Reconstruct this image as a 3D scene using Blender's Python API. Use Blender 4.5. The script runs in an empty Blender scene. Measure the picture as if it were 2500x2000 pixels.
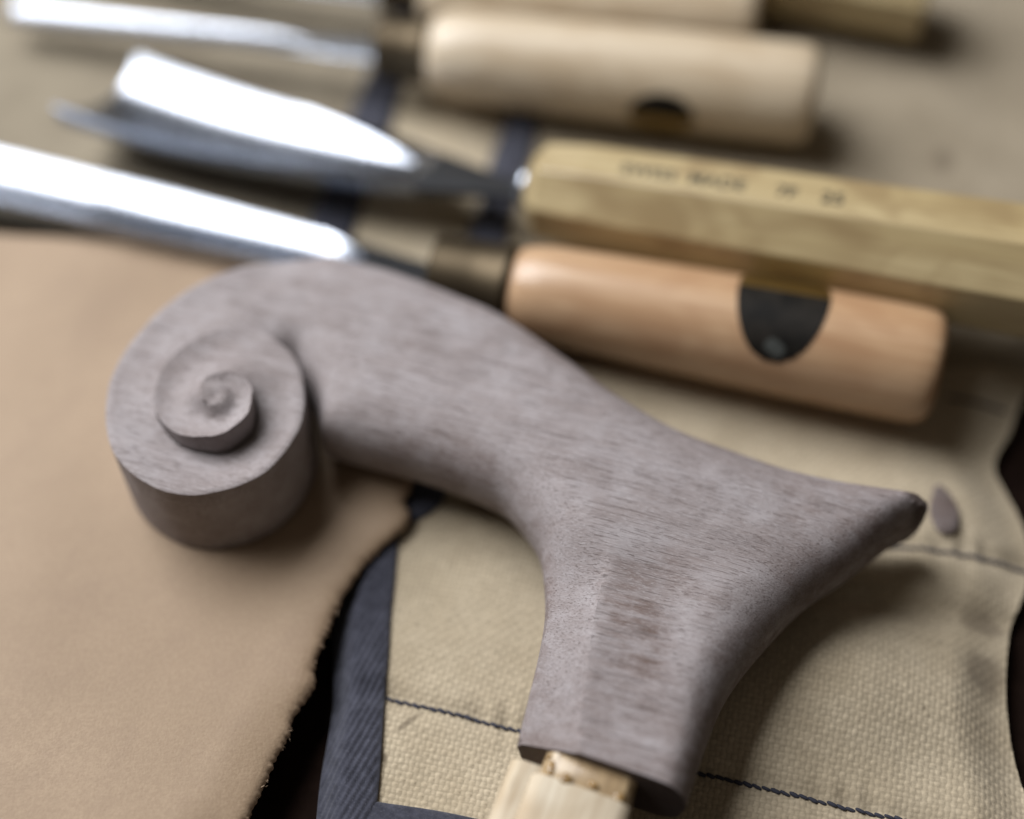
import bpy, bmesh, math, random
import numpy as np
from mathutils import Vector, Matrix, geometry
random.seed(4); rng = np.random.default_rng(4)
CM = 0.01
sc = bpy.context.scene
col = sc.collection
R = math.radians

# ------------------------------------------------------------------ camera
PITCH, DIST = R(55), 0.28
cam = bpy.data.objects.new('camera', bpy.data.cameras.new('camera'))
col.objects.link(cam)
cam.location = (0, -DIST*math.cos(PITCH), DIST*math.sin(PITCH))
cam.rotation_euler = (math.pi/2-PITCH, 0, 0)
cam.data.lens, cam.data.sensor_width = 50, 36
cam.data.clip_start, cam.data.clip_end = 0.005, 20
cam.data.dof.use_dof = True
cam.data.dof.focus_distance = 0.2315
cam.data.dof.aperture_fstop = 3.3
cam.data.dof.aperture_blades = 0
sc.camera = cam

# ------------------------------------------------------------------ light
w = bpy.data.worlds.new('World'); sc.world = w; w.use_nodes = True
w.node_tree.nodes['Background'].inputs[0].default_value = (1.0, 0.86, 0.72, 1)
w.node_tree.nodes['Background'].inputs[1].default_value = 0.075
def area(name, pos, target, sx, sy, power, colour):
    l = bpy.data.lights.new(name, 'AREA'); l.shape = 'RECTANGLE'; l.size, l.size_y = sx, sy
    l.energy = power; l.color = colour
    o = bpy.data.objects.new(name, l); col.objects.link(o); o.location = pos
    o.rotation_euler = (Vector(target)-Vector(pos)).to_track_quat('-Z', 'Y').to_euler()
    return o
area('window_light', (-0.46, 0.30, 0.66), (0.01, 0, 0), 0.66, 0.66, 14.3, (0.97, 0.98, 1.0))
sc.view_settings.view_transform = 'Standard'; sc.view_settings.look = 'None'
sc.view_settings.exposure = 0; sc.view_settings.gamma = 1
sc.cycles.use_denoising = True
sc.cycles.max_bounces = 6

# ------------------------------------------------------------------ helpers
def tag(o, label=None, cat=None, group=None, kind=None):
    for k, v in (('label', label), ('category', cat), ('group', group), ('kind', kind)):
        if v: o[k] = v
    return o
def empty(name, loc=(0, 0, 0)):
    o = bpy.data.objects.new(name, None); col.objects.link(o)
    o.location = loc; o.empty_display_size = 0.005
    return o
def mesh(name, verts, faces, mat, parent=None, smooth=True, off=(0, 0, 0), attrs=None, sharp=None):
    """verts in cm, off = parent's base in cm"""
    me = bpy.data.meshes.new(name)
    v = (np.asarray(verts, float)-np.asarray(off, float))*CM
    faces = [list(f) for f in faces] if not isinstance(faces, np.ndarray) else faces
    if isinstance(faces, np.ndarray):
        n = len(faces); k = faces.shape[1]
        me.vertices.add(len(v)); me.vertices.foreach_set('co', v.ravel())
        me.loops.add(n*k); me.loops.foreach_set('vertex_index', faces.ravel().astype(np.int32))
        me.polygons.add(n); me.polygons.foreach_set('loop_start', np.arange(0, n*k, k, dtype=np.int32))
        me.update(calc_edges=True)
    else:
        me.from_pydata([tuple(p) for p in v], [], faces)
    me.validate()
    if smooth: me.polygons.foreach_set('use_smooth', [True]*len(me.polygons))
    for nm, arr in (attrs or {}).items():
        a = me.attributes.new(nm, 'FLOAT', 'POINT'); a.data.foreach_set('value', np.asarray(arr, np.float32))
    if sharp is not None: me.set_sharp_from_angle(angle=R(sharp))
    me.materials.append(mat)
    o = bpy.data.objects.new(name, me); col.objects.link(o)
    if parent is not None: o.parent = parent
    return o
def grid_faces(nu, nv, close_v=False):
    i = np.arange(nu-1)[:, None]; j = np.arange(nv if close_v else nv-1)[None, :]
    j2 = (j+1) % nv
    a = i*nv+j; b = (i+1)*nv+j; c = (i+1)*nv+j2; d = i*nv+j2
    return np.stack([a, b, c, d], -1).reshape(-1, 4)
def sm(a, b, x):
    t = np.clip((np.asarray(x, float)-a)/(b-a), 0, 1); return t*t*(3-2*t)
def catmull(pts, step=0.06):
    P = np.array(pts, float); P = np.vstack([2*P[0]-P[1], P, 2*P[-1]-P[-2]])
    out = []
    for i in range(1, len(P)-2):
        n = max(2, int(np.linalg.norm(P[i+1]-P[i])/step))
        for t in np.arange(n)/n:
            a, b, c, d = P[i-1], P[i], P[i+1], P[i+2]
            out.append(.5*((2*b)+(c-a)*t+(2*a-5*b+4*c-d)*t*t+(3*b-a-3*c+d)*t**3))
    out.append(P[-2]); return np.array(out)
def seg_dist(pts, a, b):
    out = np.full(len(pts), 1e9)
    for p, q in zip(a, b):
        d = q-p; l = max(d@d, 1e-12)
        t = np.clip(((pts-p)@d)/l, 0, 1)
        out = np.minimum(out, ((pts-p-t[:, None]*d)**2).sum(1))
    return np.sqrt(out)
def inside(pts, poly):
    x, y = pts[:, 0], pts[:, 1]; c = np.zeros(len(pts), bool)
    p = poly; q = np.roll(poly, -1, 0)
    for (x0, y0), (x1, y1) in zip(p, q):
        if y0 == y1: continue
        c ^= ((y0 > y) != (y1 > y)) & (x < (x1-x0)*(y-y0)/(y1-y0)+x0)
    return c
def cdt(poly, extra):
    n = len(poly); allv = [Vector(p) for p in np.vstack([poly, extra])]
    r = geometry.delaunay_2d_cdt(allv, [], [list(range(n))], 1, 1e-7, True)
    co = np.array([tuple(v) for v in r[0]]); orig = [o[0] if o else -1 for o in r[3]]
    T = np.array([f for f in r[2] if len(f) == 3]); T = T[inside(co[T].mean(1), poly)]
    return co, T, np.array(orig)
def vnoise(x, y, seed=0, freq=1.0):
    """smooth value noise"""
    g = np.random.default_rng(seed).random((256, 256))
    x = np.asarray(x)*freq+1000; y = np.asarray(y)*freq+1000
    i = np.floor(x).astype(int); j = np.floor(y).astype(int); u = x-i; v = y-j
    u = u*u*(3-2*u); v = v*v*(3-2*v); G = lambda a, b: g[a % 256, b % 256]
    return (G(i, j)*(1-u)+G(i+1, j)*u)*(1-v)+(G(i, j+1)*(1-u)+G(i+1, j+1)*u)*v-.5

# ------------------------------------------------------------------ materials
class NT:
    def __init__(s, name):
        s.m = bpy.data.materials.new(name); s.m.use_nodes = True; s.t = s.m.node_tree
        s.b = s.t.nodes['Principled BSDF']
    def n(s, typ, **kw):
        nd = s.t.nodes.new(typ)
        for k, v in kw.items():
            if k.startswith('i_'): nd.inputs[k[2:].replace('_', ' ')].default_value = v
            else: setattr(nd, k, v)
        return nd
    def l(s, a, b): s.t.links.new(a, b)
    def coords(s, scale=(1, 1, 1), rot=(0, 0, 0)):
        """object coordinates, in centimetres after the mapping"""
        t = s.n('ShaderNodeTexCoord'); a = s.n('ShaderNodeMapping'); b = s.n('ShaderNodeMapping')
        a.inputs['Rotation'].default_value = rot; a.inputs['Scale'].default_value = (100, 100, 100)
        b.inputs['Scale'].default_value = scale
        s.l(t.outputs['Object'], a.inputs[0]); s.l(a.outputs[0], b.inputs[0]); return b.outputs[0]
    def noise(s, co, scale, detail=4, rough=.55, dist=0):
        nd = s.n('ShaderNodeTexNoise'); nd.inputs['Scale'].default_value = scale
        nd.inputs['Detail'].default_value = detail; nd.inputs['Roughness'].default_value = rough
        nd.inputs['Distortion'].default_value = dist
        s.l(co, nd.inputs['Vector']); return nd.outputs['Fac']
    def ramp(s, fac, stops):
        nd = s.n('ShaderNodeValToRGB'); e = nd.color_ramp.elements
        while len(e) < len(stops): e.new(.5)
        for k, (p, c) in zip(e, stops): k.position = p; k.color = c if len(c) == 4 else (*c, 1)
        s.l(fac, nd.inputs[0]); return nd.outputs[0]
    def mix(s, fac, a, b, mode='MIX'):
        nd = s.n('ShaderNodeMix', data_type='RGBA', blend_type=mode)
        for k, v in ((0, fac), (6, a), (7, b)):
            if hasattr(v, 'links'): s.l(v, nd.inputs[k])
            else: nd.inputs[k].default_value = v if k == 0 else (*v, 1)[:4]
        return nd.outputs[2]
    def math(s, op, a, b=0.0):
        nd = s.n('ShaderNodeMath', operation=op)
        for k, v in ((0, a), (1, b)):
            if hasattr(v, 'links'): s.l(v, nd.inputs[k])
            else: nd.inputs[k].default_value = v
        return nd.outputs[0]
    def attr(s, name):
        nd = s.n('ShaderNodeAttribute'); nd.attribute_name = name; return nd.outputs['Fac']
    def bump(s, h, strength, dist_cm):
        nd = s.n('ShaderNodeBump'); nd.inputs['Strength'].default_value = strength
        nd.inputs['Distance'].default_value = dist_cm*CM; s.l(h, nd.inputs['Height'])
        prev = s.b.inputs['Normal'].links
        if prev: s.l(prev[0].from_socket, nd.inputs['Normal'])
        s.l(nd.outputs[0], s.b.inputs['Normal'])
    def out(s, colr, rough=.6, metal=0, spec=.5):
        if hasattr(colr, 'links'): s.l(colr, s.b.inputs['Base Color'])
        else: s.b.inputs['Base Color'].default_value = (*colr, 1)
        if hasattr(rough, 'links'): s.l(rough, s.b.inputs['Roughness'])
        else: s.b.inputs['Roughness'].default_value = rough
        s.b.inputs['Metallic'].default_value = metal
        s.b.inputs['Specular IOR Level'].default_value = spec
        return s.m
K0, K1 = (0, 0, 0), (1, 1, 1)

def mat_walnut():
    s = NT('sanded_walnut')
    g = (0, 0, R(17))
    broad = s.noise(s.coords((.13, 1.1, 1.0), g), 1.1, 4, .6, .5)
    lines = s.noise(s.coords((.08, 26, 20), g), 1.5, 4, .7)
    streak = s.noise(s.coords((.16, 4.5, 3.5), g), 1.4, 4, .65, .3)
    pores = s.noise(s.coords((.9, 52, 42), g), 1.0, 3, .65)
    dust = s.noise(s.coords((1, 1, 1)), 1.3, 5, .6)
    fuzz = s.noise(s.coords((5, 20, 18), g), 2.0, 3, .7)
    c = s.ramp(broad, [(.3, (.248, .214, .211)), (.7, (.358, .322, .326))])
    c = s.mix(s.ramp(streak, [(.36, (.3,)*3), (.60, K0)]), c, (.215, .172, .160))
    c = s.mix(s.ramp(lines, [(.36, (.4,)*3), (.54, K0)]), c, (.180, .140, .130))
    # rubbed, reddish areas with the dust worn off
    rub = s.math('MULTIPLY', s.attr('rubbed'), s.ramp(s.noise(s.coords((.5, 2.2, 1.4), g), 2.6, 5, .65), [(.38, (.08,)*3), (.62, K1)]))
    c = s.mix(rub, c, (.150, .106, .092))
    c = s.mix(s.ramp(dust, [(.46, K0), (.74, (.55,)*3)]), c, (.42, .392, .405))
    c = s.mix(s.ramp(fuzz, [(.50, K0), (.72, (.45,)*3)]), c, (.47, .44, .445))
    pm = s.ramp(pores, [(.365, (.62,)*3), (.43, K0)])
    c = s.mix(pm, c, (.10, .072, .064))
    c = s.mix(s.attr('endgrain'), c, (.075, .052, .043))
    s.bump(s.mix(pm, (.5,)*3, (0,)*3), .6, .02)
    s.bump(fuzz, .6, .016)
    s.bump(s.noise(s.coords((.6, 1, 1)), 2.0, 3), .35, .05)
    vo = s.n('ShaderNodeTexVoronoi', feature='SMOOTH_F1'); vo.inputs['Scale'].default_value = 2.6
    s.l(s.coords((1, .7, 1), g), vo.inputs['Vector']); s.bump(vo.outputs['Distance'], .22, .035)
    return s.out(c, .72, 0, .3)
def mat_pale(name, a, b, dark, rough=.42, coat=0.0, spec=.5, rot=0, flecks=.5):
    """turned tool handle; the grain runs along local x"""
    s = NT(name)
    broad = s.noise(s.coords((.12, .9, .9), (0, 0, R(rot))), 1.3, 3, .5, .8)
    fine = s.noise(s.coords((.35, 9, 9), (0, 0, R(rot))), 1.2, 4, .6)
    blot = s.noise(s.coords((.5, .8, .8), (0, 0, R(rot))), 1.0, 2, .5, .6)
    c = s.ramp(broad, [(.3, a), (.7, b)])
    c = s.mix(s.ramp(fine, [(.4, (.4,)*3), (.6, K0)]), c, dark)
    c = s.mix(s.ramp(blot, [(.50, K0), (.66, (flecks,)*3)]), c, dark)
    s.bump(fine, .12, .01)
    s.b.inputs['Coat Weight'].default_value = coat; s.b.inputs['Coat Roughness'].default_value = .2
    return s.out(c, rough, 0, spec)
def mat_canvas(name, a, b, weave=False):
    s = NT(name)
    co = s.coords()
    c = s.ramp(s.noise(co, .9, 4, .6), [(.3, a), (.7, b)])
    fib = s.noise(s.coords((3, 14, 6), (0, 0, R(12))), 1.6, 3, .6)
    c = s.mix(s.ramp(fib, [(.42, (.35,)*3), (.6, K0)]), c, tuple(k*.72 for k in a))
    c = s.mix(s.ramp(s.noise(co, 9, 3, .6), [(.60, K0), (.8, (.5,)*3)]), c, tuple(min(.8, k*1.25) for k in b))
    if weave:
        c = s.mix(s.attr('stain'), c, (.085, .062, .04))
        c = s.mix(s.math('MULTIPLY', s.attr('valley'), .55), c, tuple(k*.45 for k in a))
    else:
        s.bump(s.noise(co, 9, 2), .25, .03)
    s.bump(s.noise(co, 40, 2), .4, .008)
    s.b.inputs['Sheen Weight'].default_value = .15
    return s.out(c, .9, 0, .15)
def mat_tape():
    s = NT('navy_twill')
    co = s.coords()
    c = s.ramp(s.noise(co, 5, 4, .7), [(.3, (.022, .023, .034)), (.7, (.058, .060, .082))])
    c = s.mix(s.ramp(s.noise(co, 30, 2), [(.58, K0), (.75, (.5,)*3)]), c, (.11, .112, .14))
    s.bump(s.noise(co, 45, 2), .4, .008)
    s.b.inputs['Sheen Weight'].default_value = .3
    return s.out(c, .85, 0, .2)
def mat_leather():
    s = NT('tan_leather')
    co = s.coords()
    c = s.ramp(s.noise(co, .35, 3), [(.3, (.300, .214, .138)), (.7, (.360, .262, .174))])
    c = s.mix(s.ramp(s.noise(co, 14, 4, .65), [(.42, (.35,)*3), (.6, K0)]), c, (.25, .168, .108))
    c = s.mix(s.ramp(s.noise(s.coords((1, .5, 1), (0, 0, R(35))), 1.1, 5, .65, .5), [(.50, K0), (.75, (.35,)*3)]), c, (.235, .16, .108))
    c = s.mix(s.attr('flesh'), c, (.34, .245, .165))
    v = s.n('ShaderNodeTexVoronoi', feature='DISTANCE_TO_EDGE'); v.inputs['Scale'].default_value = 11
    s.l(s.coords((1, 1.5, 1), (0, 0, R(30))), v.inputs['Vector'])
    s.bump(v.outputs['Distance'], .22, .02)
    s.bump(s.noise(co, 22, 3), .3, .012)
    return s.out(c, .62, 0, .35)
def mat_metal(name, c, rough, brushed=.04):
    s = NT(name)
    n = s.noise(s.coords((.3, 9, 9)), 2, 3)
    r = s.n('ShaderNodeMapRange'); r.inputs['To Min'].default_value = rough-brushed; r.inputs['To Max'].default_value = rough+brushed
    s.l(n, r.inputs['Value'])
    cc = s.mix(s.ramp(s.noise(s.coords(), 2.2, 4), [(.4, K0), (.7, (.5,)*3)]), c, tuple(k*.75 for k in c))
    return s.out(cc, r.outputs[0], 1)
def mat_plain(name, c, rough=.6, metal=0, var=.25, scale=3, spec=.5):
    s = NT(name)
    k = s.ramp(s.noise(s.coords(), scale, 4), [(.3, tuple(x*(1-var) for x in c)), (.7, tuple(x*(1+var) for x in c))])
    s.bump(s.noise(s.coords(), scale*6, 3), .25, .01)
    return s.out(k, rough, metal, spec)
M = dict(
    walnut=mat_walnut(),
    beech=mat_pale('pale_beech', (.56, .46, .33), (.66, .56, .42), (.44, .33, .21), .38, .25),
    pear=mat_pale('warm_beech', (.47, .295, .165), (.55, .37, .225), (.36, .20, .105), .36, .3),
    ash=mat_pale('yellow_ash', (.40, .305, .15), (.48, .385, .215), (.27, .19, .09), .42, .25, .5, 0, .8),
    shaft=mat_pale('raw_ash', (.60, .50, .36), (.68, .60, .47), (.36, .25, .14), .7, 0, .3, 111),
    canvas=mat_canvas('cream_canvas', (.445, .368, .258), (.545, .462, .338), True),
    back=mat_canvas('grey_canvas', (.235, .198, .145), (.30, .258, .19)),
    canvas_dim=mat_canvas('dimmed_canvas', (.275, .228, .162), (.345, .29, .212), True), flap=mat_canvas('flap_canvas', (.44, .365, .255), (.53, .45, .33)),  # first one: cream canvas darkened, light falloff at the back put into its colour
    tape=mat_tape(), leather=mat_leather(),
    steel=mat_metal('polished_steel', (.43, .46, .52), .27),
    dark_steel=mat_metal('forged_steel', (.10, .105, .115), .5),
    brass=mat_metal('dull_brass', (.085, .066, .043), .5),
    foil=mat_metal('gold_foil', (.30, .20, .065), .45),
    foil_black=mat_plain('black_print', (.010, .008, .006), .6, 0, .8, 2.2, .2),
    emblem=mat_plain('grey_print', (.055, .06, .056), .5),
    fibre=mat_plain('pale_leather_fibre', (.33, .235, .155), .8),
    print=mat_plain('dark_stamp_ink', (.06, .052, .03), .7),
    thread=mat_plain('navy_thread', (.030, .032, .050), .8),
    table=mat_plain('dark_table_wood', (.014, .008, .006), .95, spec=.05),
    glue=mat_plain('amber_glue', (.30, .19, .08), .18),
    glued=mat_pale('glue_stained_ash', (.30, .20, .10), (.46, .34, .20), (.14, .085, .04), .35, .3, .5, 111, .9),
)

# ------------------------------------------------------------------ table
g = 60
tv = [(-g, -g, -.35), (g, -g, -.35), (g, g, -.35), (-g, g, -.35)]
tag(mesh('table', tv, [(0, 1, 2, 3)], M['table'], smooth=False), kind='structure')

# ------------------------------------------------------------------ tool roll
roll = tag(empty('tool_roll'), 'cream canvas tool roll with navy binding and stitched pockets under the tools', 'tool roll')
LY = np.array([-9.5, -8, -6.2, -4.7, -3.9, -2.64, -2.3, -2, 0, 4.39, 7.47, 12, 16])
LX = np.array([-2.34, -2.27, -2.18, -2.22, -2.15, -2.06, -1.6, -1.3, -.95, -.15, .5, 1.5, 2.3])
RY = np.array([-9.5, -7.8, -7, -6, -5, -4.3, -3.6, -2.7, -1.9, -1.2, -.6, 0, 3, 16])
RX = np.array([8.6, 8.5, 8.42, 8.5, 8.72, 9.1, 9.5, 9.52, 9.28, 9.15, 9.75, 9.9, 12.3, 16])
def edge_l(y): return np.interp(y, LY, LX)
def edge_r(y):
    y = np.asarray(y, float); return sum(np.interp(y+k, RY, RX) for k in (-.36, -.18, 0, .18, .36))/5
def st1(x): return -6.18-.2515*(x+2.18)
def st2(x): return -3.27-.124*(x-7.13)
def panel_z(x, y):
    x = np.asarray(x, float); y = np.asarray(y, float)
    z = .30+.10*vnoise(x, y, 11, .45)+.05*vnoise(x, y, 12, 1.1)
    z = z+.50*np.exp(-((x-5.6)/2.0)**2-((y+6.1)/1.25)**2)          # pocket bulging right of the cane handle
    z = z+.16*np.exp(-((x+.6)/1.4)**2-((y+4.1)/1.3)**2)
    z = z+.18*np.exp(-((x-7.6)/1.6)**2-((y+2.2)/.7)**2)
    z = z-.16*np.exp(-((y+4.35+.12*(x-6))/.28)**2)*sm(3.5, 5.5, x)   # crease
    for f in (st1, st2):
        z = z-.10*np.exp(-((y-f(x))/.22)**2)+.022*np.sin(x*9+3*np.sin(x*2.3))*np.exp(-((y-f(x)-.12)/.30)**2)
    z = z+.20*vnoise(x, y, 13, .8)*sm(5.5, 7.5, x)*sm(-2.2, -3.6, y)
    z = z-.30*sm(-1.1, .0, x-edge_r(y))
    return z
def weave_h(x, y):
    a = R(-13); p = .094
    u = (x*math.cos(a)+y*math.sin(a))/p+.35*vnoise(x, y, 21, .8)+.16*vnoise(x, y, 24, 3); v = (-x*math.sin(a)+y*math.cos(a))/(p*1.05)+.35*vnoise(x, y, 22, .8)+.16*vnoise(x, y, 25, 3)
    i = np.floor(u); j = np.floor(v); fu = u-i-.5; fv = v-j-.5
    par = ((i+j) % 2) == 0
    warp = np.cos(np.pi*fu*.92)*(.35+.65*np.cos(np.pi*fv*.9))
    weft = np.cos(np.pi*fv*.92)*(.35+.65*np.cos(np.pi*fu*.9))
    h = np.where(par, warp*.45, weft)
    slub = 1+.45*vnoise(j*7.3, u*.12, 26, 1)+.3*vnoise(i*6.1, v*.12, 27, 1)
    return h*slub*(.85+.5*vnoise(i*3.7, j*5.1, 23, 1))
ys = np.concatenate([np.arange(-8.05, -2.0, .0215), np.arange(-2.0, .5, .04), np.arange(.5, 13.5, .12)])
ns = 540
s_ = np.linspace(0, 1, ns)[None, :]; Y = ys[:, None]+0*s_
X = edge_l(Y)+(edge_r(Y)-edge_l(Y))*s_
Y = Y-.16*(X+2.28)*sm(-4.5, -8.05, Y)
X = edge_l(Y)+(edge_r(Y)-edge_l(Y))*s_
wv = weave_h(X, Y)*sm(1.5, -.5, Y)
Z = panel_z(X, Y)+.022*wv
stain = np.zeros_like(X)
def blot(cx, cy, rx, ry, a, ang=0):
    c, s2 = math.cos(ang), math.sin(ang)
    dx = (X-cx)*c+(Y-cy)*s2; dy = -(X-cx)*s2+(Y-cy)*c
    n = .35*vnoise(X, Y, 31, 4)
    global stain
    stain = np.maximum(stain, a*sm(1.1, .35, np.hypot(dx/rx, dy/ry)+n))
blot(8.35, -4.75, .5, .32, .55, -.5); blot(8.15, -5.75, .5, .55, .6); blot(8.4, -3.5, .3, .1, .3)
blot(-2.12, -7.3, .07, .14, .7); blot(-1.75, -6.65, .38, .07, .55, .75); blot(6.9, -6.5, .05, .05, .7)
blot(3.0, -6.9, .05, .04, .5); blot(9.0, 4.3, .4, .25, .6); blot(9.6, 6.6, .3, .5, .55)
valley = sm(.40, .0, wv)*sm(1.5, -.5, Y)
nf = int(np.argmax(ys > .9))
def panel_part(name, a, b, mat, dz=0):
    mesh(name, np.stack([X, Y, Z+dz], -1)[a:b].reshape(-1, 3), grid_faces(b-a, ns), M[mat], roll,
         attrs={'stain': stain[a:b].ravel(), 'valley': valley[a:b].ravel()})
panel_part('pocket_panel', 0, nf, 'canvas'); panel_part('rear_panel_dim', nf-6, len(ys), 'canvas_dim', -.03)  # rear rows are the same cloth, painted darker as the light falls off
# cream flap between the two navy tapes
fy = np.linspace(1.5, 15, 120)[:, None]; ft = np.linspace(0, 1, 24)[None, :]
fx = np.interp(fy, [1.5, 5.07, 8.78, 11.96, 15], [-4.5, -3.8, -3.07, -2.39, -1.7]); FX = fx+(edge_l(fy)+.1-fx)*ft; FY = fy+0*ft
FZ = .08+.10*vnoise(FX, FY, 45, .9)+.10*np.sin(np.pi*ft)**2
mesh('cream_flap', np.stack([FX, FY, FZ], -1).reshape(-1, 3), grid_faces(120, 24), M['flap'], roll)
# grey canvas lying behind, beneath the blades
bx = np.linspace(-22, 2.4, 120)[None, :]; by = np.linspace(1.2, 24, 110)[:, None]
BX = bx+0*by; BY = by+0*bx
BZ = -.05+.12*vnoise(BX, BY, 41, .35)+.05*vnoise(BX, BY, 42, 1)
mesh('back_panel', np.stack([BX, BY, BZ], -1).reshape(-1, 3), grid_faces(110, 120), M['back'], roll)
# navy twill binding
def tape(name, centre, width, zf, drop=0.0, ribs=True, nu=420, nv=44):
    c = catmull(centre, .05); d = np.gradient(c, axis=0); d /= np.linalg.norm(d, axis=1)[:, None]
    nrm = np.stack([-d[:, 1], d[:, 0]], -1)
    arc = np.concatenate([[0], np.cumsum(np.linalg.norm(np.diff(c, axis=0), axis=1))])
    t = np.linspace(-.5, .5, nv)
    wj = width*(1+.05*np.sin(arc*2.1))[:, None]
    P = c[:, None, :]+nrm[:, None, :]*(t[None, :, None]*wj[..., None])
    z = zf(P[..., 0], P[..., 1])
    tt = t[None, :]+0*arc[:, None]
    z = z+.09-.06*(np.abs(tt)*2)**6 - drop*sm(-.05, .5, tt)**1.4
    if ribs:
        ph = (arc[:, None]*.46+tt*width*1.0)/.122
        z = z+.020*np.sin(2*np.pi*ph)*(1-(np.abs(tt)*2)**8)+.01*vnoise(P[..., 0], P[..., 1], 51, 9)
    n = len(c); V = np.concatenate([P, z[..., None]], -1)
    # turned-down selvedge on both sides
    Lo = V[:, :1].copy(); Lo[..., 2] -= .14; Hi = V[:, -1:].copy(); Hi[..., 2] -= .14+.0*drop
    V = np.concatenate([Lo, V, Hi], 1)
    return mesh(name, V.reshape(-1, 3), grid_faces(n, nv+2), M['tape'], roll)
yy = np.array([-8.5, -7.6, -6.6, -5.6, -4.7, -3.9, -3.2, -2.64, -2.3, -2, -1, 0, 2.2, 4.39, 7.47, 10, 13])
wl = .98
tape('binding_tape', [(edge_l(y)+.06-wl/2, y) for y in yy], wl, lambda x, y: panel_z(np.maximum(x, edge_l(y)), y)+.04, .42)
tape('binding_tape', [(x, -8.42-.17*(x+2.28)) for x in np.arange(-2.3, 9.1, .8)], .8, lambda x, y: panel_z(x, np.maximum(y, -8.2))+.03, .0, True)
tape('tape_strip', [(-1.9, 14.2), (-2.39, 11.96), (-3.07, 8.78), (-3.45, 6.8), (-3.8, 5.07), (-4.3, 2.9)], .95, lambda x, y: .0*x+.14, 0, False, nv=14)
# individual stitches, one shared mesh
def capsule(l, r, n=8):
    V = []
    for k, (a, b) in enumerate(((-.5, .25), (-.42, .75), (-.2, 1), (.2, 1), (.42, .75), (.5, .25))):
        for j in range(n):
            th = 2*math.pi*j/n; V.append((a*l, b*r*math.cos(th), b*r*.8*math.sin(th)))
    F = [list(f) for f in grid_faces(6, n, True)]+[list(range(n))[::-1], list(range(5*n, 6*n))]
    return np.array(V), F
panel = [o for o in roll.children if o.name.startswith('pocket_panel')][0]
cv, cf = capsule(.170, .035)
proto = mesh('stitch', cv, cf, M['thread'], panel)
first = True
def stitch_run(f, x0, x1, pitch=.155):
    global first
    x = x0
    while x < x1:
        y = float(f(x)); zz = float(panel_z(x, y))
        o = proto if first else proto.copy()
        if not first: col.objects.link(o); o.parent = panel
        first = False
        dx = pitch*.96
        ang = math.atan2(float(f(x+.1))-y, .1)
        o.location = ((x)*CM, (y+random.uniform(-.008, .008))*CM, (zz+.024)*CM)
        o.rotation_euler = (0, 0, ang+R(-13)+random.uniform(-.08, .08))
        o.scale = (random.uniform(.9, 1.05), random.uniform(.85, 1.1), 1)
        x += dx
stitch_run(st1, -2.08, 8.3); stitch_run(st2, 6.4, 9.6)
stitch_run(lambda x: .02-.12*(x-9.1), 8.6, 9.7)

# ------------------------------------------------------------------ leather sheet
lea = [(-1.7, -1.2), (-1.82, -1.75), (-1.93, -2.2), (-2.0, -2.49), (-1.88, -2.79), (-1.96, -3.01), (-2.13, -3.22), (-2.52, -3.62), (-2.68, -3.80), (-2.83, -4.13), (-3.0, -4.53), (-3.14, -5.0),
       (-3.26, -5.39), (-3.37, -5.77), (-3.36, -6.05), (-3.47, -6.32), (-3.64, -6.64), (-3.72, -7.0), (-3.90, -7.32), (-4.03, -7.71), (-4.14, -8.05), (-4.31, -8.45), (-4.7, -9.0), (-4.95, -9.6)]
lc = catmull(lea, .03)
d = np.gradient(lc, axis=0); d /= np.linalg.norm(d, axis=1)[:, None]; nr = np.stack([-d[:, 1], d[:, 0]], -1)
arc = np.cumsum(np.linalg.norm(np.gradient(lc, axis=0), axis=1))
rag = .06*vnoise(arc, 0*arc, 61, 1.3)+.04*vnoise(arc+.2*np.sin(arc*3.3), 0*arc+3, 62, 3.1)+sum(.006*np.sin(arc*f+p) for f, p in zip(rng.uniform(12, 60, 9), rng.uniform(0, 6, 9)))
lc = lc+nr*rag[:, None]
lpoly = np.vstack([lc, [(-14, -9.6), (-14, 4.6)], catmull([(-14, 4.6), (-10.71, 4.13), (-8.07, 3.71), (-5.47, 3.17), (-3.6, 2.3), (-2.4, .6), (-1.7, -1.2)], .15)[1:-1]])
def lea_z(x, y):
    e = seg_dist(np.stack([x, y], -1), lc[:-1:4], lc[4::4]) if len(lc) > 8 else 0
    return .73-.35*sm(-8, -13, x)+.06*vnoise(x, y, 63, .35)+.015*np.exp(-((e-.55)/.35)**2)-.05*np.exp(-(e/.12)**2)*(1+1.5*vnoise(x, y, 64, 1.3))-.10*sm(.9, 0, e)*sm(-5.5, -7.5, y)
gx, gy = np.meshgrid(np.arange(-14, -1.6, .16), np.arange(-9.6, 4.6, .16))
pts = np.stack([gx.ravel(), gy.ravel()], -1)+rng.normal(size=(gx.size, 2))*.02
edge_a, edge_b = lpoly, np.roll(lpoly, -1, 0)
pts = pts[inside(pts, lpoly)]; pts = pts[seg_dist(pts, edge_a[::2], edge_a[(np.arange(0, len(edge_a), 2)+2) % len(edge_a)]) > .09]
ring = np.vstack([lc-nr*k*(1 if True else 0) for k in (.05, .12)]); ring2 = np.vstack([lc+nr*k for k in (.05, .12)])
for rr in (ring, ring2):
    ok = inside(rr, lpoly)
    if ok.mean() > .5: pts = np.vstack([pts, rr[ok]])
co, tri, orig = cdt(lpoly, pts)
dl = seg_dist(co, lc[:-1:2], lc[2::2])
zt = lea_z(co[:, 0], co[:, 1]); zt = np.maximum(zt, .42)
zb = zt-.12-.03*vnoise(co[:, 0], co[:, 1], 65, 4)
n0 = len(co)
V = np.vstack([np.c_[co, zt-.05*sm(.06, 0, dl)], np.c_[co, zb]])
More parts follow.
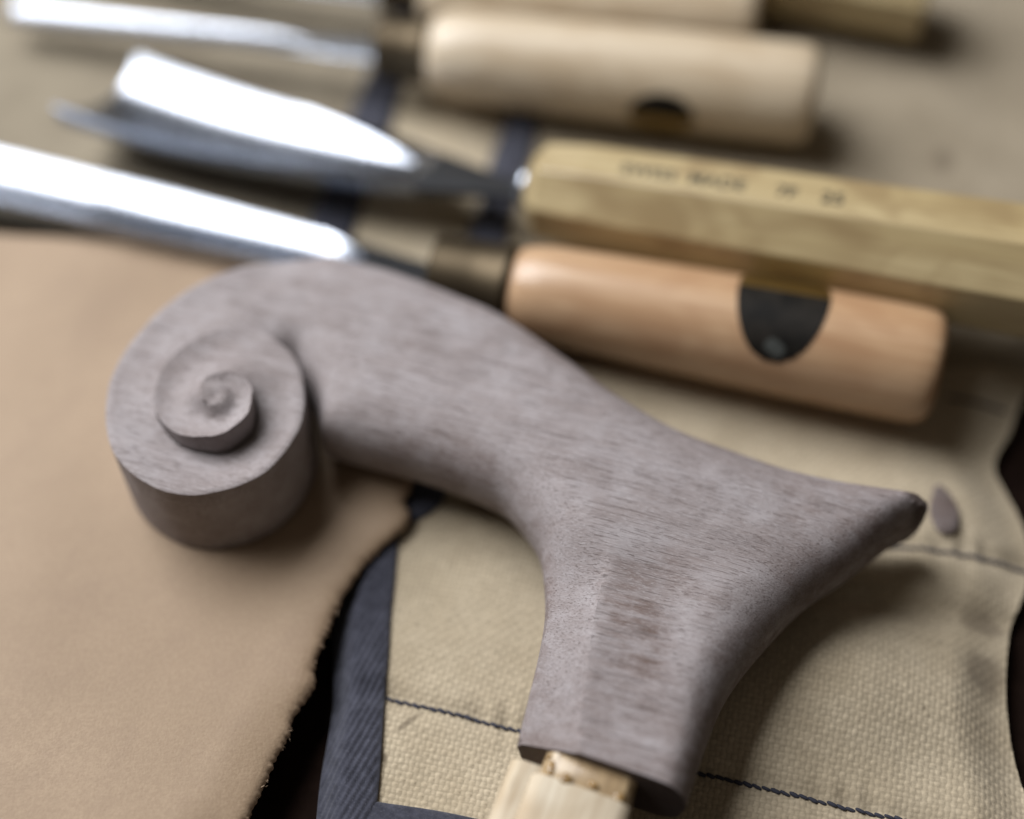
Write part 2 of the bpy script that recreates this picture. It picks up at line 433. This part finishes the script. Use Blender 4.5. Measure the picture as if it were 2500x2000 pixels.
def wall_edges(tri):
    from collections import Counter
    c = Counter()
    for a, b, d2 in tri:
        for e in ((a, b), (b, d2), (d2, a)): c[e] += 1
    return [e for e in c if (e[1], e[0]) not in c]
def solid(tri, n0):
    F = [list(t) for t in tri]+[[t[2]+n0, t[1]+n0, t[0]+n0] for t in tri]
    for a, b in wall_edges([tuple(t) for t in tri]): F.append([b, a, a+n0, b+n0])
    return F
flesh = np.concatenate([sm(.10, .0, dl)*.8, sm(.2, .0, dl)])
leather = tag(mesh('leather_sheet', V, solid(tri, n0), M['leather'], attrs={'flesh': flesh}, sharp=60),
    'sheet of tan leather with a torn ragged edge lying under the scroll', 'leather')

FV, FF = [], []
for k in range(45):
    i = rng.integers(10, len(lc)-10); b = lc[i]; o2 = (nr[i] if inside((lc[i]+nr[i]*.06)[None], lpoly)[0] == False else -nr[i])
    z0 = float(lea_z(np.array([b[0]]), np.array([b[1]]))[0])-rng.uniform(.02, .12)
    l = rng.uniform(.015, .06); t2 = np.array([-o2[1], o2[0]])*rng.normal()*.7; dz = rng.normal()*.35
    p0 = np.array([*(b-o2*.03), z0]); dr = np.array([*(o2+t2), dz]); sd = np.array([-dr[1], dr[0], 0])*.0045
    p1 = p0+dr*(l*.6+.03); p2 = p1+(dr+np.array([*(t2*1.2), -.3]))*l*.5; n = len(FV)
    FV += [p0-sd, p0+sd, p1+sd*.7, p1-sd*.7, p2]; FF += [[n, n+1, n+2, n+3], [n+3, n+2, n+4]]
tag(mesh('frayed_fibres', FV, FF, M['fibre'], leather), kind='stuff')

# ------------------------------------------------------------------ walnut cane handle
EYE = np.array([-5.11, -1.84])
SP = np.array([(72, 3.67), (80, 3.53), (89, 3.29), (98, 3.07), (109, 2.82), (121, 2.58), (131, 2.42), (144, 2.24), (159, 2.1), (173, 2.01), (187, 1.95), (201, 1.91), (213, 1.89),
    (224, 1.87), (235, 1.84), (246, 1.81), (258, 1.77), (270, 1.72), (283, 1.66), (296, 1.61), (309, 1.56), (323, 1.51), (340, 1.47), (356, 1.46), (371, 1.49), (385, 1.55), (399, 1.62),
    (409, 1.68), (420, 1.74), (431, 1.77), (442, 1.76), (452, 1.72), (463, 1.65), (476, 1.55), (490, 1.43), (505, 1.31), (523, 1.19), (539, 1.09), (556, 1.01), (571, .95), (587, .88),
    (606, .82), (626, .78), (645, .76), (665, .72), (684, .69), (709, .65), (735, .63), (753, .61), (771, .58), (791, .53), (818, .45), (842, .38), (869, .31), (900, .25), (937, .2)], float)
def rsp(t):
    t = np.asarray(t, float); o = 0
    for k in (-12, -6, 0, 6, 12): o = o+np.interp(t+k, SP[:, 0], SP[:, 1])/5
    return o+.010*np.sin(t*.13)+.003*np.sin(t*.31+1)
def Efun(t): return np.interp(t, [60, 360, 450, 540, 630, 720, 900], [2.65, 2.65, 2.74, 2.76, 2.96, 3.05, 3.10])
def Wfun(t):
    o = 0
    for k in (-10, 0, 10): o = o+np.interp(np.asarray(t)+k, [420, 440, 460, 540, 575, 630, 690, 730, 765, 790, 850, 880, 900], [.25, .08, .03, .08, .28, .54, .58, .44, .18, .09, .05, .0, .0])/3
    return o
ptsp = lambda t, r: EYE+np.stack([r*np.cos(np.radians(t)), r*np.sin(np.radians(t))], -1)
FAR = np.array([(-3.45, 2.05), (-2.26, 1.78), (-1.0, 1.2), (-.08, .68), (.96, -.22), (1.96, -1.12), (2.92, -1.80), (3.95, -2.24), (5.12, -2.68), (6.3, -3.0), (6.72, -3.09), (7.02, -3.14)])
LOW = np.array([(7.19, -3.20), (7.20, -3.38), (7.06, -3.53), (6.6, -3.78), (5.8, -4.42), (5.08, -4.93), (4.56, -5.42), (3.84, -6.23), (3.38, -6.88), (3.02, -7.66), (2.74, -8.36), (2.66, -8.58)])
INN = np.array([(.08, -7.62), (.25, -6.89), (.40, -6.26), (.52, -5.6), (.55, -5.1), (.50, -4.36), (.37, -3.96), (.10, -3.53), (-.24, -3.17), (-1.06, -2.75), (-1.75, -2.48), (-2.5, -2.24), (-3.0, -2.07), (-3.32, -1.95)])
NOTCH = np.array([(-3.40, -1.90), (-3.45, -1.76), (-3.50, -1.5), (-3.63, -1.05), (-3.84, -.62), (-4.07, -.29), (-4.26, -.17)])
t_e = np.arange(84, 872, 2.2)
t_b = np.arange(869, 427, -2.2)
edge = ptsp(t_e, rsp(t_e)); base = ptsp(t_b, rsp(t_b)+.008+.05*Wfun(t_b))
far = catmull(FAR[::-1], .07)                       # tip -> neck
low = catmull(LOW[::-1], .07)                       # socket -> tip
inn = catmull(INN, .07)                             # socket -> notch corner
notch = catmull(NOTCH, .05)
sock = np.linspace(inn[0], low[0], 34)              # cut end of the socket
join = catmull([far[-2], far[-1], edge[0], edge[1]], .07)
k0 = np.argmin(np.linalg.norm(join-far[-1], axis=1)); k1 = np.argmin(np.linalg.norm(join-edge[0], axis=1))
join = join[k0+1:k1]
poly = np.vstack([low, far, join, edge, base, notch[::-1], inn[::-1], sock[1:-1]])
seg_n = np.cumsum([0]+[len(a) for a in (low, far, join, edge, base, notch, inn, sock[1:-1])])
# remove accidental duplicates
# free (rounded) rim of the body
n_e = int((130-84)/2.2); n_b = 0
fr = [np.vstack([low, far, join, edge[:n_e]]), np.vstack([notch[::-1][6:], inn[::-1]])]
fa = np.vstack([f[:-1] for f in fr]); fb = np.vstack([f[1:] for f in fr])
def sheet(p):
    q = p-EYE; rho = np.hypot(q[:, 0], q[:, 1]); th = np.degrees(np.arctan2(q[:, 1], q[:, 0])) % 360
    phi = np.full(len(p), -1.)
    phi = np.where((th >= 45) & ((th < 135) | (rho < rsp(th)+.03)), th, phi)
    for k in (1, 2, 3):
        t = th+360*k; ok = (t < 935) & (rho <= rsp(t)+.004) & (t >= 384)
        phi = np.where(ok, t, phi)
    ok = (th+360 >= 340) & (th+360 < 390) & (rho <= rsp(th+360)+.05); phi = np.where(ok & (phi < 200), th+360, phi)
    return phi, rho
def height(p, phi, rho, dd):
    hx = .95-.12*sm(2.5, 7.2, p[:, 0])-.20*sm(-3.5, -8.0, p[:, 1])*sm(4, 1.5, p[:, 0])
    zc = 1.70-.18*sm(1, 6, p[:, 0])
    Rr = 1.12-.12*sm(-3.5, -7.5, p[:, 1])-.70*sm(4.0, 6.8, p[:, 0])
    Rr = Rr-.25*np.exp(-((p[:, 0]+3.55)**2+(p[:, 1]+1.2)**2)/.8)
    f = np.clip(dd/Rr, 0, 1); prof = (1-(1-f)**2.25)**(1/2.25)
    body = zc+hx*prof; low_ = zc-hx*(1-(1-np.clip(dd/(Rr*.8), 0, 1))**2.6)**(1/2.6)
    ro = np.where(phi < 130, np.maximum(rsp(np.maximum(phi, 84)), rho), rsp(phi))
    ri = np.where(phi+360 < 930, rsp(np.minimum(phi+360, 930)), 0.0); ri = np.where(phi+360 > 888, ri*sm(950, 888, phi+360), ri)
    s = np.clip((ro-rho)/np.maximum(ro-ri, 1e-3), 0, 1)
    B = Efun(np.minimum(phi+360, 900))-Wfun(np.minimum(phi+360, 900))
    zsc = Efun(phi)*(1-s**1.5)+B*s**1.5-.10*np.sin(np.pi*s)**1.2*(.35+1.25*sm(385, 470, phi))*sm(900, 700, phi)
    zsc = zsc-.02*np.exp(-(rho/.15)**2)+.02*np.cos(np.radians(phi*2))*np.exp(-((rho-.25)/.14)**2)
    wb = sm(.34, .16, rho)*(phi > 400); th_ = np.radians(phi)
    zsc = zsc*(1-wb)+wb*(3.06+.16*rho*np.cos(th_-2.3)-.05*np.exp(-(rho/.10)**2))
    zsc = zsc-.035*np.exp(-(ro-rho)/.03)*(phi < 420)                # worn arris
    wgt = np.where(phi < 0, 0, np.where(phi < 200, sm(46, 90, phi), 1.0))
    return body*(1-wgt)+zsc*wgt, low_*(1-wgt)+.78*wgt, wgt
# interior points: offset rings beside the rounded rims, then a jittered grid
free_pts = np.vstack(fr); rings = []
for f in fr:
    dd_ = np.gradient(f, axis=0); dd_ /= np.linalg.norm(dd_, axis=1)[:, None]+1e-9
    nn = np.stack([-dd_[:, 1], dd_[:, 0]], -1)
    for k in (.008, .025, .055, .10, .16, .23):
        for sg in (1, -1): rings.append((f+sg*nn*k, k))
keep = []
sa, sb = poly, np.roll(poly, -1, 0)
for rp, k in rings:
    ok = inside(rp, poly); rp = rp[ok]
    if len(rp):
        dk = seg_dist(rp, sa, sb); keep.append(rp[dk > k*.9])
st_ = []
for a, q in ((.05, 1), (.12, 1)):
    for t, r in ((t_e, -1), (t_b, 1)):
        rp = ptsp(t, rsp(t)+r*a+(.05*Wfun(t) if r > 0 else 0)); ok = inside(rp, poly); rp = rp[ok]
        st_.append(rp[seg_dist(rp, sa, sb) > a*.8])
gx, gy = np.meshgrid(np.arange(-7.4, 7.3, .075), np.arange(-8.7, 2.3, .075)); gx = gx+.0375*((np.arange(gx.shape[0]) % 2)[:, None])
gp = np.stack([gx.ravel(), gy.ravel()], -1); gp = gp[inside(gp, poly)]
dg = seg_dist(gp, sa, sb)
insc = np.hypot(*(gp-EYE).T) < 2.2
gp = gp[np.where(insc, dg > .15, dg > .26)]
crease = np.array([(1.62, -4.35), (1.50, -4.95), (1.32, -5.73), (1.15, -6.75), (1.0, -7.85)]); crl = catmull(crease, .05)
extra = np.vstack(keep+st_+[gp])
extra = extra[seg_dist(extra, crl[:-1:3], crl[3::3]) > .035]
extra = np.vstack([extra, crl[:-2]])
# thin out near-coincident points
key = np.round(extra/.012).astype(int); _, ui = np.unique(key, axis=0, return_index=True); extra = extra[np.sort(ui)]
co, tri, orig = cdt(poly, extra)
phi, rho = sheet(co)
nt_ = notch[::-1][6:]; f1 = np.vstack([low, far, join, edge[:n_e]]); ii = inn[::-1]
d1 = seg_dist(co, nt_[:-1], nt_[1:])+1e-6
d2 = np.minimum(seg_dist(co, f1[:-1], f1[1:]), seg_dist(co, ii[:-1], ii[1:]))+1e-6
dd = (d1**-3.+d2**-3.)**(-1/3.)
# the rim vertices of the spiral know their own turn
nearE = np.full(len(co), np.nan); nearB = np.full(len(co), np.nan)
isE = (orig >= seg_n[3]) & (orig < seg_n[4]); isB = (orig >= seg_n[4]) & (orig < seg_n[5])
phi[isE] = t_e[orig[isE]-seg_n[3]]; rho[isE] = rsp(phi[isE])
phB = t_b[orig[isB]-seg_n[4]]-360; phi[isB] = phB; rho[isB] = rsp(phB+360)
isN = (orig >= seg_n[5]) & (orig < seg_n[7]); phi[isN & (phi > 200)] = 20
phi[(orig >= 0) & (orig < seg_n[2])] = np.where(phi[(orig >= 0) & (orig < seg_n[2])] > 200, -1, phi[(orig >= 0) & (orig < seg_n[2])])
zt, zb, wg = height(co, phi, rho, dd)
# rasped flat beside the socket: a plane cut left of the crease line
cd = seg_dist(co, crl[:-1], crl[1:]); xi = np.interp(-co[:, 1], -crl[:, 1], crl[:, 0]); left = co[:, 0] < xi
fade = sm(-4.0, -5.4, co[:, 1])
lvl = 2.41-.13*sm(-5.5, -8, co[:, 1])
cut = lvl-.50*cd
zt = np.where(left & (wg == 0), zt-fade*np.maximum(0, zt-cut), zt)
# flat planed on the right of the crease
flat = lvl+.03*cd
zt = np.where(~left, zt-fade*np.maximum(0, zt-flat)*.8*sm(2.0, 1.0, co[:, 0]-xi), zt)
# small slanting saw cut at the tip
tipd = co[:, 0]-6.64+.30*(co[:, 1]+3.2)+.03*vnoise(co[:, 0], co[:, 1], 73, 6)
cutt = 2.32-.80*tipd
endg = .8*sm(.0, .22, tipd)*(co[:, 0] > 6.2)
zt = np.where(co[:, 0] > 6.2, np.minimum(zt, np.maximum(cutt, zb+.02)), zt)
# hand-worked unevenness
zt = zt+(.022*vnoise(co[:, 0], co[:, 1], 71, 1.7)+.010*vnoise(co[:, 0], co[:, 1], 72, 4))*np.clip(dd/.3, 0, 1)*(1-.5*wg)
n0 = len(co); eq = np.abs(zt-zb) < .004
zb = np.where(eq, zb-.004, zb)
V = np.vstack([np.c_[co, zt], np.c_[co, zb]])
px, py = co.T
rub = np.maximum.reduce([
    sm(1, .4, np.hypot((px-1.95)/.85, (py+6.0)/1.35)),
    .6*sm(1, .3, np.hypot((px-1.9)/.9, (py+7.6)/.7)),
    .8*sm(1, .2, np.hypot((px-2.2)/2.4*.9+.25*(py+1.2), (py+1.35+.55*(px-2.2))/.28)),
    .8*sm(.24, .05, seg_dist(co, inn[:-1:2], inn[2::2]))*sm(-1.5, 0, px),
    .6*sm(1, .2, np.hypot((px-2.4)/1.2, (py+4.9)/.6)),
    .7*sm(.9, .2, seg_dist(co, inn[40:-1:2], inn[42::2]))*sm(.3, -.6, px)*sm(-2.9, -1.6, px),
    .75*sm(.7, .1, seg_dist(co, low[:-1:2], low[2::2])),
    .6*sm(3.2, 6.3, px),
    .5*sm(-5.2, -8.0, py),
    .6*sm(.5, .1, seg_dist(co, sock[:-1], sock[1:]))])
eg = np.concatenate([endg, endg*0])
walnut = tag(empty('cane_handle', (-.0511, -.0184, .0078)), 'carved walnut cane handle with a spiral scroll and flared end lying on leather and canvas', 'cane handle')
OFF = (-5.11, -1.84, .78)
rubf = np.concatenate([rub, rub*.6+.2])
F = solid(tri, n0)
body = mesh('scroll_body', V, F, M['walnut'], walnut, off=OFF, attrs={'rubbed': rubf, 'endgrain': eg}, sharp=38)
ce = seg_dist(co, crl[:-1], crl[1:])
for e in body.data.edges:
    a, b = e.vertices
    if a < n0 and b < n0 and ce[a] < .004 and ce[b] < .004 and co[a][1] < -4.9 and co[b][1] < -4.9: e.use_edge_sharp = True
# end grain plate on the socket's sawn face (a hair proud of it)
ax = Vector((low[0][0]-inn[0][0], low[0][1]-inn[0][1], 0)); wS = ax.length; ax.normalize()
outd = Vector((ax.y, -ax.x, 0))
ip = [i for i in range(n0) if seg_n[7] <= orig[i] < seg_n[8] or orig[i] == 0 or orig[i] == seg_n[7]-1]
ip = sorted(set(ip), key=lambda i: (co[i][0]-inn[0][0])*ax.x+(co[i][1]-inn[0][1])*ax.y)
pv = [(co[i][0]+outd.x*.006, co[i][1]+outd.y*.006, zt[i]-.012) for i in ip]+[(co[i][0]+outd.x*.006, co[i][1]+outd.y*.006, zb[i]) for i in ip]
m_ = len(ip)
mesh('sawn_end', pv, [[k, k+m_, k+1+m_, k+1] for k in range(m_-1)], M['walnut'], walnut, off=OFF, smooth=False, attrs={'rubbed': [.5]*(2*m_), 'endgrain': [.8]*(2*m_)})
# pale raw shaft: narrow tenon in the socket, then a shoulder and the stick itself
mid = (Vector((*inn[0], 0))+Vector((*low[0], 0)))/2
def bar(name, a0, a1, lo, hi, z0, z1, mat, par, rnd=.14, wob=.02, taper=0):
    """bar along outd: a0..a1 away from the socket face, lo..hi across, rounded section"""
    prof = []
    for (u, v, q) in ((lo, z0, 180), (hi, z0, 270), (hi, z1, 0), (lo, z1, 90)):
        cu = u+(rnd if u == lo else -rnd); cv_ = v+(rnd if v == z0 else -rnd)
        for k in range(5):
            t = R(q+k*22.5); prof.append((cu+rnd*math.cos(t), cv_+rnd*math.sin(t)))
    n = len(prof); V = []; st = np.linspace(0, 1, 14)
    st = np.concatenate([[0, 0.01], st[1:-1], [1]])
    for k, s in enumerate(st):
        a = a0+(a1-a0)*s
        for j, (u, v) in enumerate(prof):
            sc_ = .93 if k == 0 else 1
            cu, cz = (lo+hi)/2, (z0+z1)/2
            uu = cu+(u-cu)*sc_*(1+taper*s)+wob*(vnoise(j*1.3, s*3+a0, 81, 1)); vv = cz+(v-cz)*sc_+wob*vnoise(j*1.7, s*4+a0, 82, 1)
            p = mid+ax*float(uu)+outd*a; V.append((p.x, p.y, float(vv)))
    F = [list(f) for f in grid_faces(len(st), n, True)]+[list(range(n))[::-1], [(len(st)-1)*n+j for j in range(n)]]
    return mesh(name, V, F, mat, par, off=OFF, sharp=40)
sh = bar('raw_shaft', .40, 3.4, -.98, .62, .72, 2.12, M['shaft'], walnut, .24, .05)
bar('shaft_shoulder', .26, 3.3, -1.36, -.70, .78, 1.98, M['shaft'], sh, .18, .05)
bar('tenon', -.5, .6, -.86, .58, .80, 2.09, M['glued'], sh, .2, .06)
# dried glue beads squeezed out of the joint
def bead(u, a, z, ru, rv, rz):
    V = []; n = 10; rows = 6
    for i in range(rows+1):
        ph = math.pi*i/rows
        for j in range(n):
            t = 2*math.pi*j/n; k = 1+.25*float(vnoise(i*1.1+u*9, j*1.3, 85, 1))
            p = mid+ax*(u+ru*k*math.sin(ph)*math.cos(t))+outd*(a+rv*k*math.sin(ph)*math.sin(t))
            V.append((p.x, p.y, z+rz*k*math.cos(ph)))
    mesh('glue_bead', V, grid_faces(rows+1, n, True), M['glue'], sh, off=OFF)
bead(-.80, .12, 2.0, .07, .06, .06); bead(-.72, .30, 2.07, .08, .14, .04)
for k in range(3):
    u = -.45+k*.42; bead(u, .16+random.uniform(-.10, .22), 2.10+random.uniform(-.04, .04), random.uniform(.05, .11), random.uniform(.05, .09), random.uniform(.015, .03))

# ------------------------------------------------------------------ carving tools
def tool_frame(name, start, end):
    """Empty at the ferrule end of the handle, local x towards the butt; start/end in cm"""
    a, b = Vector(start), Vector(end); o = empty(name, a*CM)
    x = (b-a).normalized(); y = Vector((0, 0, 1)).cross(x).normalized(); z = x.cross(y)
    o.rotation_euler = Matrix((x, y, z)).transposed().to_euler(); return o, (b-a).length
def lathe(name, prof, mat, par, n=40, rot=0, sharp=None, smooth=True, cap=True):
    V = [(x, r*math.cos(2*math.pi*j/n+rot), r*math.sin(2*math.pi*j/n+rot)) for x, r in prof for j in range(n)]
    F = [list(f) for f in grid_faces(len(prof), n, True)]
    if cap: F += [list(range(n))[::-1], [(len(prof)-1)*n+j for j in range(n)]]
    return mesh(name, V, F, mat, par, smooth=smooth, sharp=sharp)
def round_handle(par, L, r0, r1, mat):
    P = [(0, r0*.60), (.03, r0*.70), (.10, r0*.80), (.22, r0*.88), (.42, r0*.95), (.75, r0)]
    for k in range(1, 13):
        s = k/12; P.append((.75+(L-1.25)*s, r0+(r1-r0)*math.sin(s*math.pi/2)))
    P += [(L-.28, r1*.985), (L-.14, r1*.95), (L-.05, r1*.88), (L, r1*.78)]
    return lathe('handle', P, mat, par, 48, sharp=50)
def ferrule(par, L, r):
    o = lathe('ferrule', [(-L, r*.90), (-L+.04, r*.95), (-L*.5, r*.98), (-.16, r), (-.10, r*1.05), (.0, r*1.05), (.08, r*.98)], M['brass'], par, 36, sharp=35)
    return o
def gouge(par, stations, flute0, flute_len, depth, th, bend=0, z_off=0, tilt=0, shank_mat='dark_steel', dark_to=1.0, rim=1.0, skew=0, sag=0.0, roll=0.0):
    """blade along local -x: stations (distance from ferrule, half width); hollow flute open upwards"""
    root_x = stations[0][0]; L = stations[-1][0]
    sx = [s[0] for s in stations]; sw = [s[1] for s in stations]
    def part(name, x0, x1, mat, nu):
        u = np.linspace(x0, x1, nu); nv = 61; v = np.linspace(-1, 1, nv)
        W = np.interp(u, sx, sw)
        for _ in range(2): W = (np.concatenate([[W[0]], W[:-1]])+W+np.concatenate([W[1:], [W[-1]]]))/3
        U, Vv = np.meshgrid(u, v, indexing='ij'); Wg = W[:, None]
        op = np.clip((U-flute0)/flute_len, 0, 1)
        vm = np.sin(op*math.pi/2)**.65
        hol = np.where(op > 0, np.maximum(0, 1-(Vv/np.maximum(vm, 1e-3))**2), 0)
        dep = depth*(Wg/max(sw))*vm
        crown = -.05*Wg*np.abs(Vv)**3*(1-sm(0, .5, op))+roll*Vv*Wg
        bow = sag*np.clip((U-(L-4.0))/4.0, 0, 1)**2
        zt = crown-dep*hol
        zb = -th*(1-.85*np.abs(Vv)**4)-dep*np.maximum(0, 1-Vv**2)-.03
        zb = zb-(.35*th)*(1-op)*(1-Vv**2)
        yl = Vv*Wg
        xx = -U+skew*yl*sm(L-2, L, U)
        zt = zt+bow; zb = zb+bow; top = np.stack([xx, yl, zt], -1); bot = np.stack([xx, yl, np.minimum(zb, zt-.03)], -1)
        ring = np.concatenate([top, bot[:, ::-1]], 1).reshape(-1, 3); n = 2*nv
        ca, sa_ = math.cos(R(bend)), math.sin(R(bend)); r = ring.copy()
        r[:, 0] = ring[:, 0]*ca-ring[:, 1]*sa_; r[:, 1] = ring[:, 0]*sa_+ring[:, 1]*ca
        r[:, 2] = ring[:, 2]+z_off+r[:, 0]*math.tan(R(tilt))
        F = [list(f) for f in grid_faces(nu, n, True)]
        ends = [[k, k+1, n-2-k, n-1-k] for k in range(nv-1)]
        F += ends+[[(nu-1)*n+i for i in e[::-1]] for e in ends]
        return mesh(name, r, F, M[mat], par, sharp=42)
    part('shank', root_x, dark_to, shank_mat, 24)
    part('blade', dark_to, L, 'steel', 110)
def foil_label(par, L, rfun, xc, ang, hl, ha, flip):
    """oval sticker on a round handle, half gold and half black, divided along the grain"""
    def half(name, s0, s1, mat, lift, parent):
        V = []; nr_, nt = 10, 25
        for i in range(nr_+1):
            b = s0+(s1-s0)*i/nr_
            wdt = math.sqrt(max(0, 1-b*b))
            for j in range(nt):
                a = (-1+2*j/(nt-1))*wdt; x = xc+a*hl; t = R(ang)+b*R(ha); r = rfun(x)+lift
                V.append((x, -r*math.sin(t), r*math.cos(t)))
        return mesh(name, V, grid_faces(nr_+1, nt), M[mat], parent)
    f = half('foil_label', -.985, .985, 'foil', .012, par)
    if flip:
        V = []
        for k in (0.05, .5, 1):
            for j in range(14):
                t = 2*math.pi*j/14; b = .80+.10*k*math.sin(t)*(1+.3*math.sin(2*t)); x = xc+.02+.20*k*math.cos(t); a_ = R(ang)+b*R(ha); r = rfun(x)+.021
                V.append((x, -r*math.sin(a_), r*math.cos(a_)))
        mesh('label_emblem', V, grid_faces(3, 14, True), M['emblem'], f)
    half('printed_field', *((0, .985) if flip else (-.985, 0)), 'foil_black', .017, f)

# -- gouge with warm beech handle lying against the cane handle
eo, L = tool_frame('carving_gouge', (-.04, 1.95, 1.42), (7.98, -.12, 1.50))
tag(eo, 'gouge', 'carving tool', 'carving tools laid side by side on the roll')
eo['label'] = 'gouge with orange-tan round handle and half-black oval label, nearest the walnut handle'
round_handle(eo, L, .94, 1.11, M['pear']); ferrule(eo, 1.55, .80)
foil_label(eo, L, lambda x: .94+.17*math.sin(min(1, max(0, (x-.75)/(L-1.25)))*math.pi/2), 5.22, -14, .86, 78, True)
gouge(eo, [(1.4, .46), (2.4, .55), (3.3, .68), (5, .80), (8, .95), (13, 1.05)], 3.2, 1.3, .50, .16, bend=-4.5, z_off=-.25, tilt=2.2, dark_to=3.05, roll=-.40)
# -- large gouge with octagonal ash handle
do, L = tool_frame('carving_gouge', (.42, 4.42, 1.62), (10.9, .95, 2.72))
tag(do, 'wide gouge with stamped octagonal yellow ash handle and steel bolster', 'carving tool', 'carving tools laid side by side on the roll')
P = [(0, .62), (.02, .70), (.30, 1.03), (1.2, 1.12), (L*.5, 1.22), (L, 1.34)]
oh = lathe('handle', P, M['ash'], do, 8, R(22.5), smooth=False)
bv = oh.modifiers.new('edge', 'BEVEL'); bv.width = .0009; bv.segments = 3; bv.limit_method = 'ANGLE'; bv.angle_limit = R(25)
lathe('bolster', [(-.30, .22), (-.26, .34), (-.16, .42), (-.06, .42), (.02, .36)], M['steel'], do, 30, sharp=40)
gouge(do, [(.2, .20), (1.0, .42), (2.0, .70), (3.4, 1.0), (6.0, 1.22), (8.2, 1.36), (10.3, 1.42)], 2.6, 3.6, .66, .12, bend=-2.4, z_off=-.12, tilt=-2.2, dark_to=2.35, skew=.06, sag=.42, roll=-.30)
def stamp(par, text, x, size, z):
    cu = bpy.data.curves.new('stamp', 'FONT'); cu.body = text; cu.size = size; cu.extrude = .00003; cu.offset = size*.02
    cu.space_character = 1.05
    t = bpy.data.objects.new('stamp', cu); col.objects.link(t)
    bpy.context.view_layer.update()
    me = bpy.data.meshes.new_from_object(t.evaluated_get(bpy.context.evaluated_depsgraph_get()))
    bpy.data.objects.remove(t); me.materials.clear(); me.materials.append(M['print'])
    o = bpy.data.objects.new('stamped_lettering', me); col.objects.link(o); o.parent = par
    return o
# top facet height falls in with the taper: lettering follows it
for tx, x0, sz in (('SWISS', 1.95, .0040), ('MADE', 3.30, .0040), ('7F', 5.0, .0040), ('25', 5.85, .0042)):
    zz = np.interp(x0, [p[0] for p in P], [p[1] for p in P])*math.cos(R(22.5))
    o = stamp(do, tx, x0, sz, zz); o.location = (x0*CM, -.22*CM, (zz+.012)*CM); o.rotation_euler = (0, R(-.9), 0)
# -- narrow chisel with pale handle
co_, L = tool_frame('carving_chisel', (-1.86, 8.78, 1.40), (6.60, 7.32, 1.46))
tag(co_, 'narrow chisel with pale round handle, brass ferrule and half-hidden gold label', 'carving tool', 'carving tools laid side by side on the roll')
round_handle(co_, L, 1.0, 1.10, M['beech']); ferrule(co_, 1.15, .74)
foil_label(co_, L, lambda x: 1.0+.1*math.sin(min(1, max(0, (x-.75)/(L-1.25)))*math.pi/2), 5.35, 95, .72, 31, False)
gouge(co_, [(1.0, .32), (1.4, .34), (2.3, .33), (2.6, .28), (6, .27), (10.3, .29)], 2.8, 1.5, .03, .16, roll=.0, bend=-3, z_off=-.10, tilt=3.0, shank_mat='steel', dark_to=2.45)
# -- two more handles at the back
bo, L = tool_frame('carving_tool', (-2.1, 11.05, 1.25), (5.62, 10.3, 1.25))
tag(bo, 'pale cream round handle directly behind the narrow chisel', 'carving tool', 'carving tools laid side by side on the roll')
round_handle(bo, L, .95, .95, M['beech']); ferrule(bo, 1.0, .55)
gouge(bo, [(1.0, .3), (2.4, .3), (10, .4)], 2.8, 1.5, .10, .16, bend=-9, z_off=-.1, tilt=3, shank_mat='steel', dark_to=2.4)
ao, L = tool_frame('carving_tool', (1.2, 13.2, 1.35), (9.65, 10.72, 1.40))
tag(ao, 'yellow octagonal handle farthest from the walnut handle at the back of the roll', 'carving tool', 'carving tools laid side by side on the roll')
oh = lathe('handle', [(0, .62), (.02, .7), (.3, 1.0), (L-.12, 1.12), (L, 1.02)], M['ash'], ao, 8, R(22.5), smooth=False)
bv = oh.modifiers.new('edge', 'BEVEL'); bv.width = .0009; bv.segments = 3; bv.limit_method = 'ANGLE'; bv.angle_limit = R(25)
lathe('bolster', [(-.30, .22), (-.26, .34), (-.16, .42), (-.06, .42), (.02, .36)], M['steel'], ao, 30, sharp=40)
gouge(ao, [(.2, .2), (1, .4), (9, .9)], 2.9, 2.4, .4, .14, z_off=-.1, tilt=4, dark_to=1.9)

# ------------------------------------------------------------------ walnut chip
V = []; n = 20
for k, (zz, s) in enumerate(((0, .9), (.02, 1), (.05, .94), (.065, .6), (.07, .2))):
    for j in range(n):
        t = 2*math.pi*j/n; ry = .52*(1+.12*math.sin(t)); rx = .27*(1-.30*math.sin(t))*(1+.08*math.sin(3*t))
        V.append((rx*s*math.cos(t)+.06*math.sin(t), ry*s*math.sin(t), zz))
F = [list(f) for f in grid_faces(5, n, True)]+[list(range(n))[::-1], [4*n+j for j in range(n)]]
ch = mesh('wood_chip', V, F, M['walnut'], attrs={'rubbed': [1]*len(V), 'endgrain': [.55]*len(V)}, sharp=50)
ch.location = (7.93*CM, -2.62*CM, float(panel_z(7.93, -2.62)+.01)*CM); ch.rotation_euler = (0, 0, R(8))
tag(ch, 'small oval chip of dark walnut on the canvas beside the pointed tip', 'wood chip')
